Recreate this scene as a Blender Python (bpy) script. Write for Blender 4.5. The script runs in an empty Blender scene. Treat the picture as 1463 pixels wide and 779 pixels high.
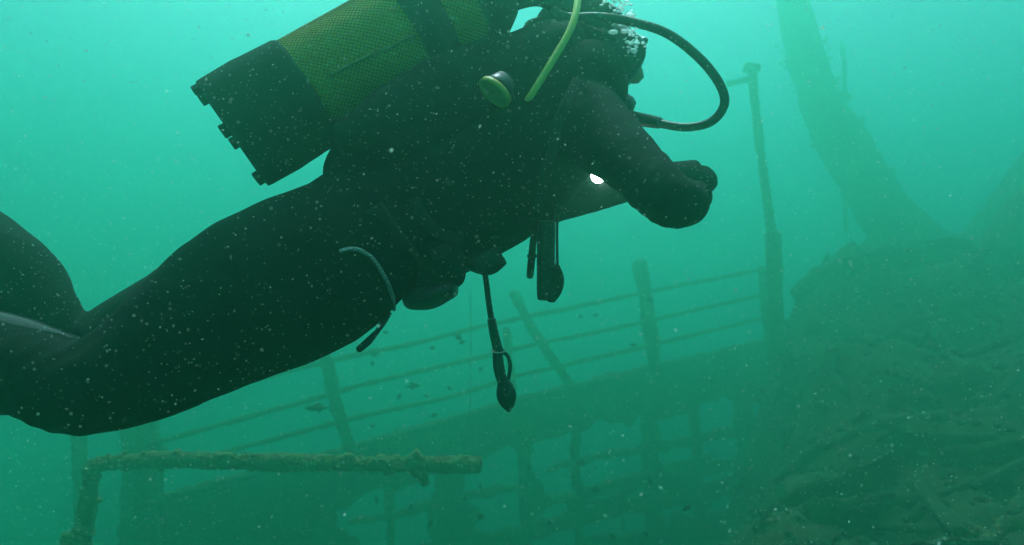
import bpy, bmesh, math, random
from math import radians, sin, cos, pi
from mathutils import Vector, Matrix, noise
from mathutils.bvhtree import BVHTree

random.seed(7)
S = bpy.context.scene
COL = S.collection

# ------------------------------------------------------------------ camera, sky, sun, exposure
F = 953.0                                    # focal length in photograph pixels (1463 wide)
cam = bpy.data.cameras.new('camera')
cam_o = bpy.data.objects.new('camera', cam)
COL.objects.link(cam_o)
cam_o.location = (0, 0, 0)
cam_o.rotation_euler = (radians(90), 0, 0)
cam.lens = 36 * F / 1463
cam.dof.use_dof = True
cam.dof.focus_distance = 1.12
cam.dof.aperture_fstop = 4.5
cam.clip_start = 0.02
cam.clip_end = 600
S.camera = cam_o

SUN_EL = radians(65)
W = bpy.data.worlds.new('World')
S.world = W
W.use_nodes = True
wn = W.node_tree
bg = wn.nodes['Background']
sky = wn.nodes.new('ShaderNodeTexSky')
sky.sky_type = 'NISHITA'
sky.sun_disc = False
sky.dust_density = 5.0
sky.ozone_density = 0.3
sky.sun_elevation = SUN_EL
sky.sun_rotation = radians(-5)
wn.links.new(sky.outputs[0], bg.inputs[0])
bg.inputs[1].default_value = 0.15
L = bpy.data.lights.new('sun', 'SUN')
L.energy = 4.0
L.angle = radians(0.5)
L.color = (1, 0.96, 0.9)
sun_o = bpy.data.objects.new('sun', L)
COL.objects.link(sun_o)
sun_o.rotation_euler = (-(pi / 2 - SUN_EL), 0, radians(5))
S.view_settings.view_transform = 'Standard'
S.view_settings.look = 'None'
S.view_settings.gamma = 1
S.view_settings.use_curve_mapping = False
S.view_settings.exposure = 0.25
S.cycles.volume_bounces = 12
S.cycles.max_bounces = 18
S.cycles.transparent_max_bounces = 16
S.cycles.use_denoising = True
WATER_COLOR = (0.19, 0.68, 0.455, 1)
WATER_ABSORB = (0, 0.18, 0.345, 1)
WATER_DENSITY = 0.22
WATER_G = 0.83
TOP = 5.5
GROUND = -8.0


# ------------------------------------------------------------------ helpers
def P(px, py, d):
    """world point seen at photograph pixel (px, py) at depth d metres"""
    return Vector(((px - 731.5) / F * d, d, (389.5 - py) / F * d))


def tag(o, label=None, cat=None, group=None, kind=None):
    if label: o['label'] = label
    if cat: o['category'] = cat
    if group: o['group'] = group
    if kind: o['kind'] = kind
    return o


def empty(name, loc, label=None, cat=None, group=None):
    o = bpy.data.objects.new(name, None)
    COL.objects.link(o)
    o.location = loc
    o.empty_display_size = 0.1
    return tag(o, label, cat, group)


class MB:
    def __init__(s):
        s.v, s.f = [], []

    def add(s, v, f):
        b = len(s.v)
        s.v += [Vector(p) for p in v]
        s.f += [tuple(i + b for i in q) for q in f]
        return s

    def grid(s, rows, closed_u=False, cap=False):
        b = len(s.v)
        n = len(rows[0])
        for r in rows: s.v += [Vector(p) for p in r]
        for i in range(len(rows) - 1):
            for j in range(n if closed_u else n - 1):
                k = (j + 1) % n
                s.f.append((b + i * n + j, b + i * n + k, b + (i + 1) * n + k, b + (i + 1) * n + j))
        if cap:
            s.f.append(tuple(b + j for j in reversed(range(n))))
            s.f.append(tuple(b + (len(rows) - 1) * n + j for j in range(n)))
        return s

    def tube(s, pts, ra, rb=None, seg=12, rnd=0.0, ref=(0, 1, 0), rough=0.0, fr=6.0, cap=True, sub=0):
        """tube along pts with in-plane radius ra and radius rb along ref; rnd rounds the ends; rough displaces by noise"""
        n = len(pts)
        pts = [Vector(p) for p in pts]
        ra = list(ra) if hasattr(ra, '__len__') else [ra] * n
        rb = ra if rb is None else (list(rb) if hasattr(rb, '__len__') else [rb] * n)
        if sub:
            pts, ra, rb = spline(pts, ra, rb, sub)
            n = len(pts)
        rows = []
        ref = Vector(ref)
        side = None
        tn = [(pts[min(i + 1, n - 1)] - pts[max(i - 1, 0)]).normalized() for i in range(n)]

        def ring(c, t, a, b_):
            nonlocal side
            base = side if side is not None else ref
            q = base - t * base.dot(t)
            if q.length < 1e-4:
                q = Vector((0.3, 0.2, 0.9)) - t * t.dot(Vector((0.3, 0.2, 0.9)))
            q.normalize()
            if rb is ra or side is not None and q.dot(side) < 0.2: side = q
            u = t.cross(q)
            out = []
            for k in range(seg):
                an = 2 * pi * k / seg
                o = u * (a * cos(an)) + q * (b_ * sin(an))
                p = c + o
                if rough:
                    h = noise.noise(p * fr) * 0.6 + noise.noise(p * fr * 2.7) * 0.3 + noise.noise(p * fr * 7) * 0.2
                    p = c + o * (1 + rough * h)
                out.append(p)
            return out
        if rnd:
            for k in (0.02, 0.35, 0.7):
                e = rnd * ra[0]
                rows.append(ring(pts[0] - tn[0] * e * (1 - k), tn[0], ra[0] * math.sqrt(1 - (1 - k) ** 2), rb[0] * math.sqrt(1 - (1 - k) ** 2)))
        for i in range(n):
            rows.append(ring(pts[i], tn[i], ra[i], rb[i]))
        if rnd:
            for k in (0.7, 0.35, 0.02):
                e = rnd * ra[-1]
                rows.append(ring(pts[-1] + tn[-1] * e * (1 - k), tn[-1], ra[-1] * math.sqrt(1 - (1 - k) ** 2), rb[-1] * math.sqrt(1 - (1 - k) ** 2)))
        return s.grid(rows, True, cap)

    def box(s, c, sx, sy, sz, rot=None, bev=0.0):
        bm = bmesh.new()
        bmesh.ops.create_cube(bm, size=1)
        for v in bm.verts: v.co = Vector((v.co.x * sx, v.co.y * sy, v.co.z * sz))
        if bev: bmesh.ops.bevel(bm, geom=bm.edges[:], offset=bev, segments=3, affect='EDGES', profile=0.6)
        if rot is not None: bmesh.ops.transform(bm, matrix=rot.to_4x4(), verts=bm.verts)
        bmesh.ops.translate(bm, vec=Vector(c), verts=bm.verts)
        bm.verts.ensure_lookup_table()
        bm.verts.index_update()
        s.add([v.co.copy() for v in bm.verts], [[v.index for v in f.verts] for f in bm.faces])
        bm.free()
        return s

    def ball(s, c, rx, ry=None, rz=None, seg=14, rot=None):
        ry = ry or rx
        rz = rz or rx
        rows = []
        c = Vector(c)
        for i in range(seg // 2 + 1):
            th = pi * (0.01 + 0.98 * i / (seg // 2))
            r = []
            for j in range(seg):
                a = 2 * pi * j / seg
                p = Vector((rx * sin(th) * cos(a), ry * sin(th) * sin(a), rz * cos(th)))
                if rot is not None: p = rot @ p
                r.append(c + p)
            rows.append(r)
        return s.grid(rows, True, True)

    def lathe(s, prof, o, ax, seg=40, wob=None):
        """profile of (distance along ax, radius)"""
        ax = Vector(ax).normalized()
        u = ax.orthogonal().normalized()
        w = ax.cross(u)
        rows = []
        for (h, r) in prof:
            rows.append([Vector(o) + ax * h + (u * cos(2 * pi * k / seg) + w * sin(2 * pi * k / seg)) * r * (wob(k / seg, h) if wob else 1) for k in range(seg)])
        return s.grid(rows, True, True)

    def strip(s, top, bot, nx, ny, thick, nrm, rough=0.04, edge=0.05, fr=2.2, sd=0):
        """thick slab between two polylines, ragged at its borders"""
        nrm = Vector(nrm).normalized()
        top = resample(top, nx)
        bot = resample(bot, nx)
        fr_rows, bk_rows = [], []
        for j in range(ny + 1):
            t = j / ny
            fr_, bk = [], []
            for i in range(nx + 1):
                p = top[i].lerp(bot[i], t)
                q = p * fr + Vector((sd, sd * 1.7, 0))
                up = (top[i] - bot[i]).normalized()
                if j == 0 or j == ny:
                    p = p + up * edge * (noise.noise(q * 1.5) + 0.7 * noise.noise(q * 4.1) + 0.4 * noise.noise(q * 9))
                if i == 0 or i == nx:
                    ax = (top[-1] - top[0]).normalized()
                    p = p + ax * edge * 1.4 * (noise.noise(q * 2.3) + 0.8 * noise.noise(q * 5))
                h = rough * (noise.noise(q * 2) + 0.6 * noise.noise(q * 5) + 0.35 * noise.noise(q * 13))
                rim = 0.35 if j in (0, ny) or i in (0, nx) else 1.0
                fr_.append(p + nrm * (thick * 0.5 * rim + h))
                bk.append(p - nrm * (thick * 0.5 * rim - h))
            fr_rows.append(fr_)
            bk_rows.append(bk)
        b = len(s.v)
        n = nx + 1
        m = ny + 1
        for r in fr_rows + bk_rows: s.v += r
        o = n * m
        for j in range(ny):
            for i in range(nx):
                a = b + j * n + i
                s.f.append((a, a + n, a + n + 1, a + 1))
                s.f.append((a + o, a + o + 1, a + o + n + 1, a + o + n))
        for i in range(nx):
            a = b + i
            s.f.append((a, a + 1, a + 1 + o, a + o))
            a = b + ny * n + i
            s.f.append((a, a + o, a + 1 + o, a + 1))
        for j in range(ny):
            a = b + j * n
            s.f.append((a, a + o, a + n + o, a + n))
            a = b + j * n + nx
            s.f.append((a, a + n, a + n + o, a + o))
        return s

    def build(s, name, m, parent=None, smooth=True, label=None, remesh=0.0, smooth_it=0, wrinkle=None):
        me = bpy.data.meshes.new(name)
        org = Vector((0, 0, 0))
        if parent is not None:
            q = parent
            while q is not None:
                org = org + q.location
                q = q.parent
        elif len(s.v):
            lo = Vector((min(p.x for p in s.v), min(p.y for p in s.v), min(p.z for p in s.v)))
            hi = Vector((max(p.x for p in s.v), max(p.y for p in s.v), max(p.z for p in s.v)))
            org = Vector(((lo.x + hi.x) / 2, (lo.y + hi.y) / 2, lo.z))
        me.from_pydata([p - org for p in s.v], [], s.f)
        bm = bmesh.new()
        bm.from_mesh(me)
        bmesh.ops.recalc_face_normals(bm, faces=bm.faces)
        bm.to_mesh(me)
        bm.free()
        o = bpy.data.objects.new(name, me)
        COL.objects.link(o)
        if remesh:
            md = o.modifiers.new('r', 'REMESH')
            md.mode = 'VOXEL'
            md.voxel_size = remesh
            if smooth_it:
                ms = o.modifiers.new('s', 'SMOOTH')
                ms.factor = 0.5
                ms.iterations = smooth_it
            dg = bpy.context.evaluated_depsgraph_get()
            dg.update()
            me2 = bpy.data.meshes.new_from_object(o.evaluated_get(dg))
            o.modifiers.clear()
            o.data = me2
            bpy.data.meshes.remove(me)
            me = me2
            me.name = name
            if wrinkle:
                me.calc_loop_triangles()
                nr = [v.normal.copy() for v in me.vertices]
                for v, q in zip(me.vertices, nr):
                    v.co += q * wrinkle(v.co + org, q)
        me.materials.clear()
        me.materials.append(m)
        if smooth:
            me.polygons.foreach_set('use_smooth', [True] * len(me.polygons))
        me.update()
        if parent is not None:
            o.parent = parent
        else:
            o.location = org
        if label: o['label'] = label
        return o


def resample(pl, n):
    pl = [Vector(p) for p in pl]
    ds = [0]
    for a, b in zip(pl, pl[1:]): ds.append(ds[-1] + (b - a).length)
    out = []
    for i in range(n + 1):
        t = ds[-1] * i / n
        k = 0
        while k < len(pl) - 2 and ds[k + 1] < t: k += 1
        u = (t - ds[k]) / max(1e-9, ds[k + 1] - ds[k])
        out.append(pl[k].lerp(pl[k + 1], min(1, u)))
    return out


def cr(a, b, c, d, t):
    return 0.5 * ((2 * b) + (c - a) * t + (2 * a - 5 * b + 4 * c - d) * t * t + (3 * b - a - 3 * c + d) * t ** 3)


def spline(pts, ra, rb, sub):
    n = len(pts)
    o, A, B = [], [], []
    for i in range(n - 1):
        i0, i3 = max(i - 1, 0), min(i + 2, n - 1)
        for k in range(sub):
            t = k / sub
            o.append(cr(pts[i0], pts[i], pts[i + 1], pts[i3], t))
            A.append(max(1e-4, cr(ra[i0], ra[i], ra[i + 1], ra[i3], t)))
            B.append(max(1e-4, cr(rb[i0], rb[i], rb[i + 1], rb[i3], t)))
    o.append(pts[-1])
    A.append(ra[-1])
    B.append(rb[-1])
    return o, A, B


def pxtube(mb, rows, sub=6, seg=28, rnd=0.9, ref=(0, 1, 0), **k):
    """rows of (px, py, depth, in-plane radius in px [, half width in m])"""
    pts = [P(r[0], r[1], r[2]) for r in rows]
    ra = [r[3] * r[2] / F for r in rows]
    rb = [r[4] if len(r) > 4 else r[3] * r[2] / F for r in rows]
    if all(len(r) == 4 for r in rows): rb = None
    return mb.tube(pts, ra, rb, seg=seg, rnd=rnd, sub=sub, ref=ref, **k)


# ------------------------------------------------------------------ materials
def new_mat(name):
    m = bpy.data.materials.new(name)
    m.use_nodes = True
    n = m.node_tree
    return m, n, n.nodes['Principled BSDF']


def noisy(name, cols, scale=8, rough=0.7, bump=0.0, bscale=None, spec=0.4, detail=6, metal=0.0, dist=0.02):
    m, n, b = new_mat(name)
    tc = n.nodes.new('ShaderNodeTexCoord')
    nz = n.nodes.new('ShaderNodeTexNoise')
    nz.inputs['Scale'].default_value = scale
    nz.inputs['Detail'].default_value = detail
    nz.inputs['Roughness'].default_value = 0.62
    n.links.new(tc.outputs['Object'], nz.inputs['Vector'])
    r = n.nodes.new('ShaderNodeValToRGB')
    n.links.new(nz.outputs['Fac'], r.inputs[0])
    e = r.color_ramp.elements
    while len(e) < len(cols): e.new(0.5)
    for i, c in enumerate(cols):
        e[i].position = 0.3 + 0.4 * i / max(1, len(cols) - 1)
        e[i].color = (*c, 1)
    n.links.new(r.outputs[0], b.inputs['Base Color'])
    b.inputs['Roughness'].default_value = rough
    b.inputs['Specular IOR Level'].default_value = spec
    b.inputs['Metallic'].default_value = metal
    if bump:
        n2 = n.nodes.new('ShaderNodeTexNoise')
        n2.inputs['Scale'].default_value = bscale or scale * 3
        n2.inputs['Detail'].default_value = 8
        n.links.new(tc.outputs['Object'], n2.inputs['Vector'])
        bp = n.nodes.new('ShaderNodeBump')
        bp.inputs['Strength'].default_value = bump
        bp.inputs['Distance'].default_value = dist
        n.links.new(n2.outputs['Fac'], bp.inputs['Height'])
        n.links.new(bp.outputs[0], b.inputs['Normal'])
    return m


M = {}
M['suit'] = noisy('black_neoprene', [(0.007, 0.009, 0.010), (0.013, 0.015, 0.017)], 9, 0.9, 0.35, 60, 0.08, dist=0.004)
M['vest'] = noisy('vest_nylon', [(0.009, 0.011, 0.012), (0.018, 0.020, 0.022)], 14, 0.9, 0.4, 90, 0.1, dist=0.003)
M['webbing'] = noisy('webbing', [(0.012, 0.014, 0.015), (0.024, 0.026, 0.027)], 30, 0.9, 0.3, 300, dist=0.001)
M['rubber'] = noisy('boot_rubber', [(0.012, 0.014, 0.014), (0.028, 0.030, 0.028)], 12, 0.95, 0.25, 40, 0.06, dist=0.003)
M['hose'] = noisy('hose_rubber', [(0.02, 0.021, 0.02), (0.035, 0.036, 0.033)], 40, 0.5, 0.1, 120, dist=0.001)
M['yellow_hose'] = noisy('yellow_hose', [(0.95, 0.76, 0.18), (0.96, 0.82, 0.24)], 30, 0.45, 0.05, 120, dist=0.001)
M['tank'] = noisy('yellow_tank_paint', [(0.92, 0.66, 0.06), (0.95, 0.74, 0.09)], 10, 0.4, 0.05, 40, dist=0.001)
M['net'] = noisy('net_cord', [(0.24, 0.18, 0.04), (0.34, 0.25, 0.06)], 50, 0.8)
M['chrome'] = noisy('dull_steel', [(0.35, 0.36, 0.36), (0.5, 0.5, 0.5)], 60, 0.35, 0.05, 90, metal=0.9, dist=0.001)
M['plastic'] = noisy('black_plastic', [(0.02, 0.02, 0.021), (0.035, 0.035, 0.036)], 30, 0.4, 0.05, 80, dist=0.001)
M['octo_yellow'] = noisy('octopus_yellow', [(0.50, 0.38, 0.06), (0.66, 0.50, 0.10)], 40, 0.5, 0.1, 120, dist=0.001)
M['octo_face'] = noisy('octopus_face', [(0.34, 0.24, 0.07), (0.60, 0.42, 0.13)], 90, 0.5, 0.3, 200, dist=0.001)
M['tape'] = noisy('seam_tape', [(0.035, 0.042, 0.042), (0.065, 0.072, 0.072)], 30, 0.8)
M['clear'] = noisy('pale_ring', [(0.5, 0.52, 0.5), (0.7, 0.72, 0.7)], 40, 0.4)
M['skin'] = noisy('skin', [(0.45, 0.28, 0.20), (0.55, 0.36, 0.27)], 20, 0.5)
M['snow'] = noisy('marine_snow', [(0.75, 0.78, 0.74), (0.9, 0.92, 0.88)], 40, 0.6)
_n = M['snow'].node_tree
_b = _n.nodes['Principled BSDF']
_t = _n.nodes.new('ShaderNodeBsdfTranslucent')
_t.inputs['Color'].default_value = (0.9, 0.95, 0.9, 1)
_x = _n.nodes.new('ShaderNodeMixShader')
_x.inputs[0].default_value = 0.6
_n.links.new(_b.outputs[0], _x.inputs[1])
_n.links.new(_t.outputs[0], _x.inputs[2])
_n.links.new(_x.outputs[0], [q for q in _n.nodes if q.type == 'OUTPUT_MATERIAL'][0].inputs['Surface'])
M['fish'] = noisy('fish_skin', [(0.02, 0.022, 0.02), (0.05, 0.05, 0.045)], 60, 0.4, 0.05, 200)
WRECK = [(0.055, 0.042, 0.026), (0.13, 0.088, 0.045), (0.12, 0.115, 0.055), (0.27, 0.21, 0.12)]
M['wreck'] = noisy('encrusted_rust', WRECK, 5, 0.95, 0.9, 24, 0.1, 10, dist=0.05)
M['wreck_fine'] = noisy('encrusted_pipe', WRECK, 13, 0.95, 0.9, 60, 0.1, 10, dist=0.02)
M['heap'] = noisy('heap_crust', [(0.024, 0.021, 0.012), (0.052, 0.038, 0.02), (0.046, 0.048, 0.025), (0.11, 0.085, 0.05)], 1.3, 0.95, 0.35, 9, 0.1, 10, dist=0.08)
M['heap_fine'] = noisy('heap_metal_crust', [(0.024, 0.021, 0.012), (0.055, 0.04, 0.022), (0.05, 0.05, 0.027), (0.11, 0.085, 0.05)], 4, 0.95, 0.4, 30, 0.1, 10, dist=0.03)
M['growth'] = noisy('sea_growth', [(0.09, 0.07, 0.03), (0.19, 0.145, 0.06), (0.34, 0.28, 0.13)], 22, 0.9, 0.6, 70, 0.1, dist=0.01)
M['silt'] = noisy('silt', [(0.05, 0.045, 0.028), (0.10, 0.085, 0.05), (0.17, 0.14, 0.085)], 2.2, 0.95, 0.8, 14, 0.1, 10, dist=0.05)

# bungee cord: woven checks of dark and pale thread
m, n, b = new_mat('woven_bungee')
tc = n.nodes.new('ShaderNodeTexCoord')
ck = n.nodes.new('ShaderNodeTexChecker')
ck.inputs['Scale'].default_value = 420
ck.inputs['Color1'].default_value = (0.55, 0.56, 0.54, 1)
ck.inputs['Color2'].default_value = (0.10, 0.11, 0.11, 1)
n.links.new(tc.outputs['Object'], ck.inputs['Vector'])
n.links.new(ck.outputs[0], b.inputs['Base Color'])
b.inputs['Roughness'].default_value = 0.8
M['bungee'] = m
m, n, b = new_mat('mask_glass')
b.inputs['Base Color'].default_value = (0.10, 0.13, 0.13, 1)
b.inputs['Transmission Weight'].default_value = 1
b.inputs['Roughness'].default_value = 0.03
b.inputs['IOR'].default_value = 1.15
M['glass'] = m
m, n, b = new_mat('air_bubble')
b.inputs['Base Color'].default_value = (1, 1, 1, 1)
b.inputs['Transmission Weight'].default_value = 1
b.inputs['Roughness'].default_value = 0.0
b.inputs['IOR'].default_value = 0.75
_x = n.nodes.new('ShaderNodeMixShader')
_x.inputs[0].default_value = 0.45
_t = n.nodes.new('ShaderNodeBsdfTranslucent')
_t.inputs['Color'].default_value = (0.95, 1, 0.98, 1)
n.links.new(b.outputs[0], _x.inputs[1])
n.links.new(_t.outputs[0], _x.inputs[2])
n.links.new(_x.outputs[0], [q for q in n.nodes if q.type == 'OUTPUT_MATERIAL'][0].inputs['Surface'])
M['bubble'] = m
m, n, b = new_mat('lamp_lens')
b.inputs['Base Color'].default_value = (0.9, 0.95, 0.9, 1)
b.inputs['Emission Color'].default_value = (0.95, 1.0, 0.95, 1)
b.inputs['Emission Strength'].default_value = 20.0
M['lens'] = m

# ------------------------------------------------------------------ the setting: seabed and the water
mb = MB()
rows = []
NG = 120
for j in range(NG + 1):
    r = []
    for i in range(NG + 1):
        x, y = -62 + 124 * i / NG, -62 + 124 * j / NG
        z = GROUND + 0.35 * noise.noise(Vector((x * 0.12, y * 0.12, 0))) + 0.12 * noise.noise(Vector((x * 0.5, y * 0.5, 3)))
        r.append((x, y, z))
    rows.append(r)
sb = mb.grid(rows).build('seabed', M['silt'])
tag(sb, 'dim silty seabed lost in the green water below the wreck', 'seabed', kind='structure')

hm = bpy.data.materials.new('sea_water')
hm.use_nodes = True
n = hm.node_tree
n.nodes.clear()
out = n.nodes.new('ShaderNodeOutputMaterial')
pv = n.nodes.new('ShaderNodeVolumePrincipled')
pv.inputs['Color'].default_value = WATER_COLOR
pv.inputs['Absorption Color'].default_value = WATER_ABSORB
pv.inputs['Density'].default_value = WATER_DENSITY
pv.inputs['Anisotropy'].default_value = WATER_G
n.links.new(pv.outputs[0], out.inputs['Volume'])
hz = MB().box((0, 0, (TOP + GROUND - 1.5) / 2), 140, 140, TOP - GROUND + 1.5).build('haze', hm, smooth=False)
tag(hz, 'clouded green sea water filling the whole view', 'water', kind='stuff')

# ------------------------------------------------------------------ the wreck
def Hd(px):
    return 1.36 / (0.182 + (px - 200) / 900 * (0.120 - 0.182))


def H(px, py, off=0.0):
    return P(px, py, Hd(px) + off)


hull_u = (H(1100, 490) - H(300, 690)).normalized()
hull_n = Vector((hull_u.y, -hull_u.x, 0)).normalized()          # horizontal, towards the camera
if hull_n.y > 0: hull_n = -hull_n


ICO = None


def lump(mb, c, s, d, rng):
    """one small irregular rounded lump, squashed against the surface it grows on"""
    global ICO
    if ICO is None:
        bm = bmesh.new()
        bmesh.ops.create_icosphere(bm, subdivisions=1, radius=1)
        bm.verts.index_update()
        ICO = ([v.co.copy() for v in bm.verts], [[v.index for v in f.verts] for f in bm.faces])
        bm.free()
    e = Vector((rng.uniform(.6, 1.3), rng.uniform(.6, 1.3), rng.uniform(.5, 1.0))) * s
    mb.add([c + Vector((v.x * e.x, v.y * e.y, v.z * e.z)) * rng.uniform(.75, 1.25) for v in ICO[0]], ICO[1])


def growth(mb, pts, rad, count, size, rng):
    """shaggy lumps and leafy tufts sitting round a pipe"""
    pts = [Vector(p) for p in pts]
    for _ in range(count):
        k = rng.randrange(len(pts) - 1)
        c = pts[k].lerp(pts[k + 1], rng.random())
        t = (pts[k + 1] - pts[k]).normalized()
        a = rng.uniform(0, 2 * pi)
        q = t.orthogonal().normalized()
        d = (Matrix.Rotation(a, 3, t) @ q)
        if d.z < -0.2 and rng.random() < 0.5: d.z = -d.z
        s = size * rng.uniform(0.35, 1.0) * (1.7 if rng.random() < 0.06 else 1)
        lump(mb, c + d * rad * rng.uniform(0.8, 1.02), s * 0.55, d, rng)
    return mb


rng = random.Random(3)


def pipe(name, pts, rad, mat, parent, rough=0.35, fr=9, seg=12, n=60, grow=0, gsize=0.03, gname='growth', label=None):
    pl = resample(pts, n)
    ra = [rad * (1 + 0.18 * noise.noise(p * 3.1)) for p in pl]
    o = MB().tube(pl, ra, None, seg=seg, rnd=0.5, rough=rough, fr=fr).build(name, mat, parent, label=label)
    if grow:
        g = growth(MB(), pl, rad, grow, gsize, rng).build(gname, M['growth'], o if parent is not None else o)
        g['kind'] = 'stuff'
    return o


# --- near handrail with its bent corner
D1 = 4.2
nr = empty('broken_handrail', P(110, 800, D1), 'thick encrusted handrail pipe in front, bent down at its left corner', 'handrail')
pipe('top_rail', [P(128, 676, D1 - .02), P(140, 664, D1), P(165, 660, D1), P(240, 657, D1), P(400, 661, D1 + .05), P(560, 664, D1 + .1), P(684, 664, D1 + .15)],
     0.049, M['wreck_fine'], nr, 0.45, 5, 16, 170, 700, 0.042)
pipe('corner_post', [P(132, 668, D1), P(128, 700, D1), P(122, 750, D1), P(112, 830, D1), P(100, 960, D1), P(92, 1100, D1)],
     0.047, M['wreck_fine'], nr, 0.45, 5, 14, 90, 500, 0.044)
pipe('rail_bracket', [P(596, 670, D1 + .1), P(604, 682, D1 + .1), P(607, 690, D1 + .12)], 0.030, M['wreck_fine'], nr, 0.7, 12, 12, 20, 120, 0.03)
MB().strip([P(578, 656, D1 + .1), P(594, 640, D1 + .1), P(606, 655, D1 + .1)], [P(576, 672, D1 + .1), P(594, 680, D1 + .1), P(610, 674, D1 + .1)], 12, 8, 0.07, (0, -1, 0.1), 0.02, 0.015, 9).build('sponge_lump', M['growth'], nr)
mb = MB()
growth(mb, [P(112, 760, D1 - .06), P(96, 790, D1 - .08), P(105, 860, D1)], 0.06, 160, 0.045, rng)
mb.build('weed_tuft', M['growth'], nr)['kind'] = 'stuff'

# --- upright posts and torn plate behind the handrail at the left
pl = empty('bulwark_stump', H(200, 900), 'torn upright plate standing behind the left corner of the handrail', 'plate')
MB().strip([P(176, 590, 7.6), P(205, 586, 7.6), P(228, 596, 7.6)], [P(170, 860, 7.5), P(200, 860, 7.5), P(234, 860, 7.5)], 16, 40, 0.10, (0, -1, 0), 0.05, 0.05, 2.5, 4).build('upright_plate', M['wreck'], pl)
pipe('upright_edge', [P(232, 640, 7.65), P(226, 700, 7.6), P(232, 800, 7.6), P(232, 900, 7.6)], 0.05, M['wreck_fine'], pl, 0.6, 6, 10, 40, 120, 0.05)
ps = pipe('mooring_post', [P(108, 560, 7.4), P(114, 640, 7.4), P(118, 760, 7.4), P(122, 1000, 7.4)], 0.075, M['wreck_fine'], None, 0.45, 5, 12, 50, 240, 0.05)
tag(ps, 'faint encrusted post rising behind the diver\'s near knee', 'post')

# --- hull side: gunwale, stringers, ribs, torn plates with openings between
hs = empty('ship_hull', H(650, 900), 'long broken hull side rising to the right, its plates torn open between the ribs', 'shipwreck')


def hp(l, off=0.0): return [H(x, y, off) for x, y in l]


MB().strip(hp([(225, 712), (330, 684), (420, 664), (500, 640), (620, 603), (760, 566), (900, 528), (1090, 488), (1200, 466)]),
           hp([(225, 800), (330, 772), (420, 744), (520, 706), (640, 670), (760, 626), (830, 602), (900, 588), (1090, 552), (1200, 540)]), 170, 14, 0.14, hull_n, 0.05, 0.09, 1.5).build('gunwale_plate', M['wreck'], hs)
pipe('gunwale_rail', hp([(225, 714), (500, 641), (760, 567), (1090, 489), (1200, 467)], -0.04), 0.05, M['wreck_fine'], hs, 0.5, 5, 12, 200, 900, 0.06)
for tops, bots, nx, ny in [
    ([(560, 790), (640, 768), (740, 752), (860, 716), (1000, 690), (1150, 660)], [(560, 812), (640, 796), (740, 776), (860, 742), (1000, 716), (1150, 690)], 90, 6),
    ([(760, 712), (830, 700), (900, 676), (1020, 648)], [(760, 722), (830, 716), (900, 694), (1020, 668)], 40, 5),
    ([(500, 742), (560, 732), (640, 706), (740, 690)], [(500, 750), (560, 742), (640, 720), (740, 702)], 40, 4),
    ([(780, 668), (860, 646), (940, 634), (1060, 606)], [(780, 676), (860, 656), (940, 646), (1060, 622)], 40, 4),
    ([(860, 770), (960, 748), (1080, 716)], [(860, 784), (960, 766), (1080, 738)], 40, 4),
    ([(200, 880), (420, 840), (700, 830), (900, 790), (1150, 740)], [(200, 940), (420, 900), (700, 890), (900, 850), (1150, 800)], 90, 8),
]:
    MB().strip(hp(tops, 0.30), hp(bots, 0.30), nx, ny, 0.12, hull_n, 0.06, 0.05, 2.6, rng.uniform(0, 9)).build('stringer', M['wreck'], hs)
for a, b_, w in [((330, 740), (318, 1000), 44), ((438, 720), (440, 1000), 26), ((556, 690), (566, 1000), 14), ((632, 664), (646, 1000), 40), ((748, 620), (760, 1000), 26),
                 ((820, 600), (836, 980), 12), ((925, 575), (950, 980), 30), ((990, 560), (1012, 980), 14), ((1060, 548), (1085, 960), 36), ((1130, 538), (1150, 960), 20)]:
    MB().strip(hp([(a[0] - w / 3, a[1]), (a[0] + w / 3, a[1])], 0.35), hp([(b_[0] - w / 3, b_[1]), (b_[0] + w / 3, b_[1])], 0.35), 7, 46, 0.16, hull_n, 0.07, 0.05, 2.4, rng.uniform(0, 9)).build('rib', M['wreck'], hs)
HOLES = [[(490, 722), (560, 696), (622, 682), (612, 830), (505, 830)], [(668, 668), (740, 640), (748, 752), (684, 764)], [(766, 640), (850, 606), (934, 600), (928, 682), (840, 712), (766, 716)],
         [(938, 604), (1000, 580), (1076, 574), (1070, 640), (990, 664), (938, 668)], [(764, 736), (860, 724), (880, 756), (774, 790)], [(250, 660), (345, 660), (300, 692), (245, 712)],
         [(660, 782), (744, 772), (744, 860), (660, 860)], [(884, 716), (935, 698), (985, 696), (950, 752), (888, 764)], [(1000, 690), (1060, 676), (1068, 722), (1006, 740)], [(330, 800), (430, 785), (430, 900), (330, 900)]]


def in_poly(x, y, pl):
    c = False
    for (x0, y0), (x1, y1) in zip(pl, pl[1:] + pl[:1]):
        if (y0 > y) != (y1 > y) and x < (x1 - x0) * (y - y0) / (y1 - y0) + x0: c = not c
    return c


def up_line(x): return 730 - 0.262 * (x - 225)


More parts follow.
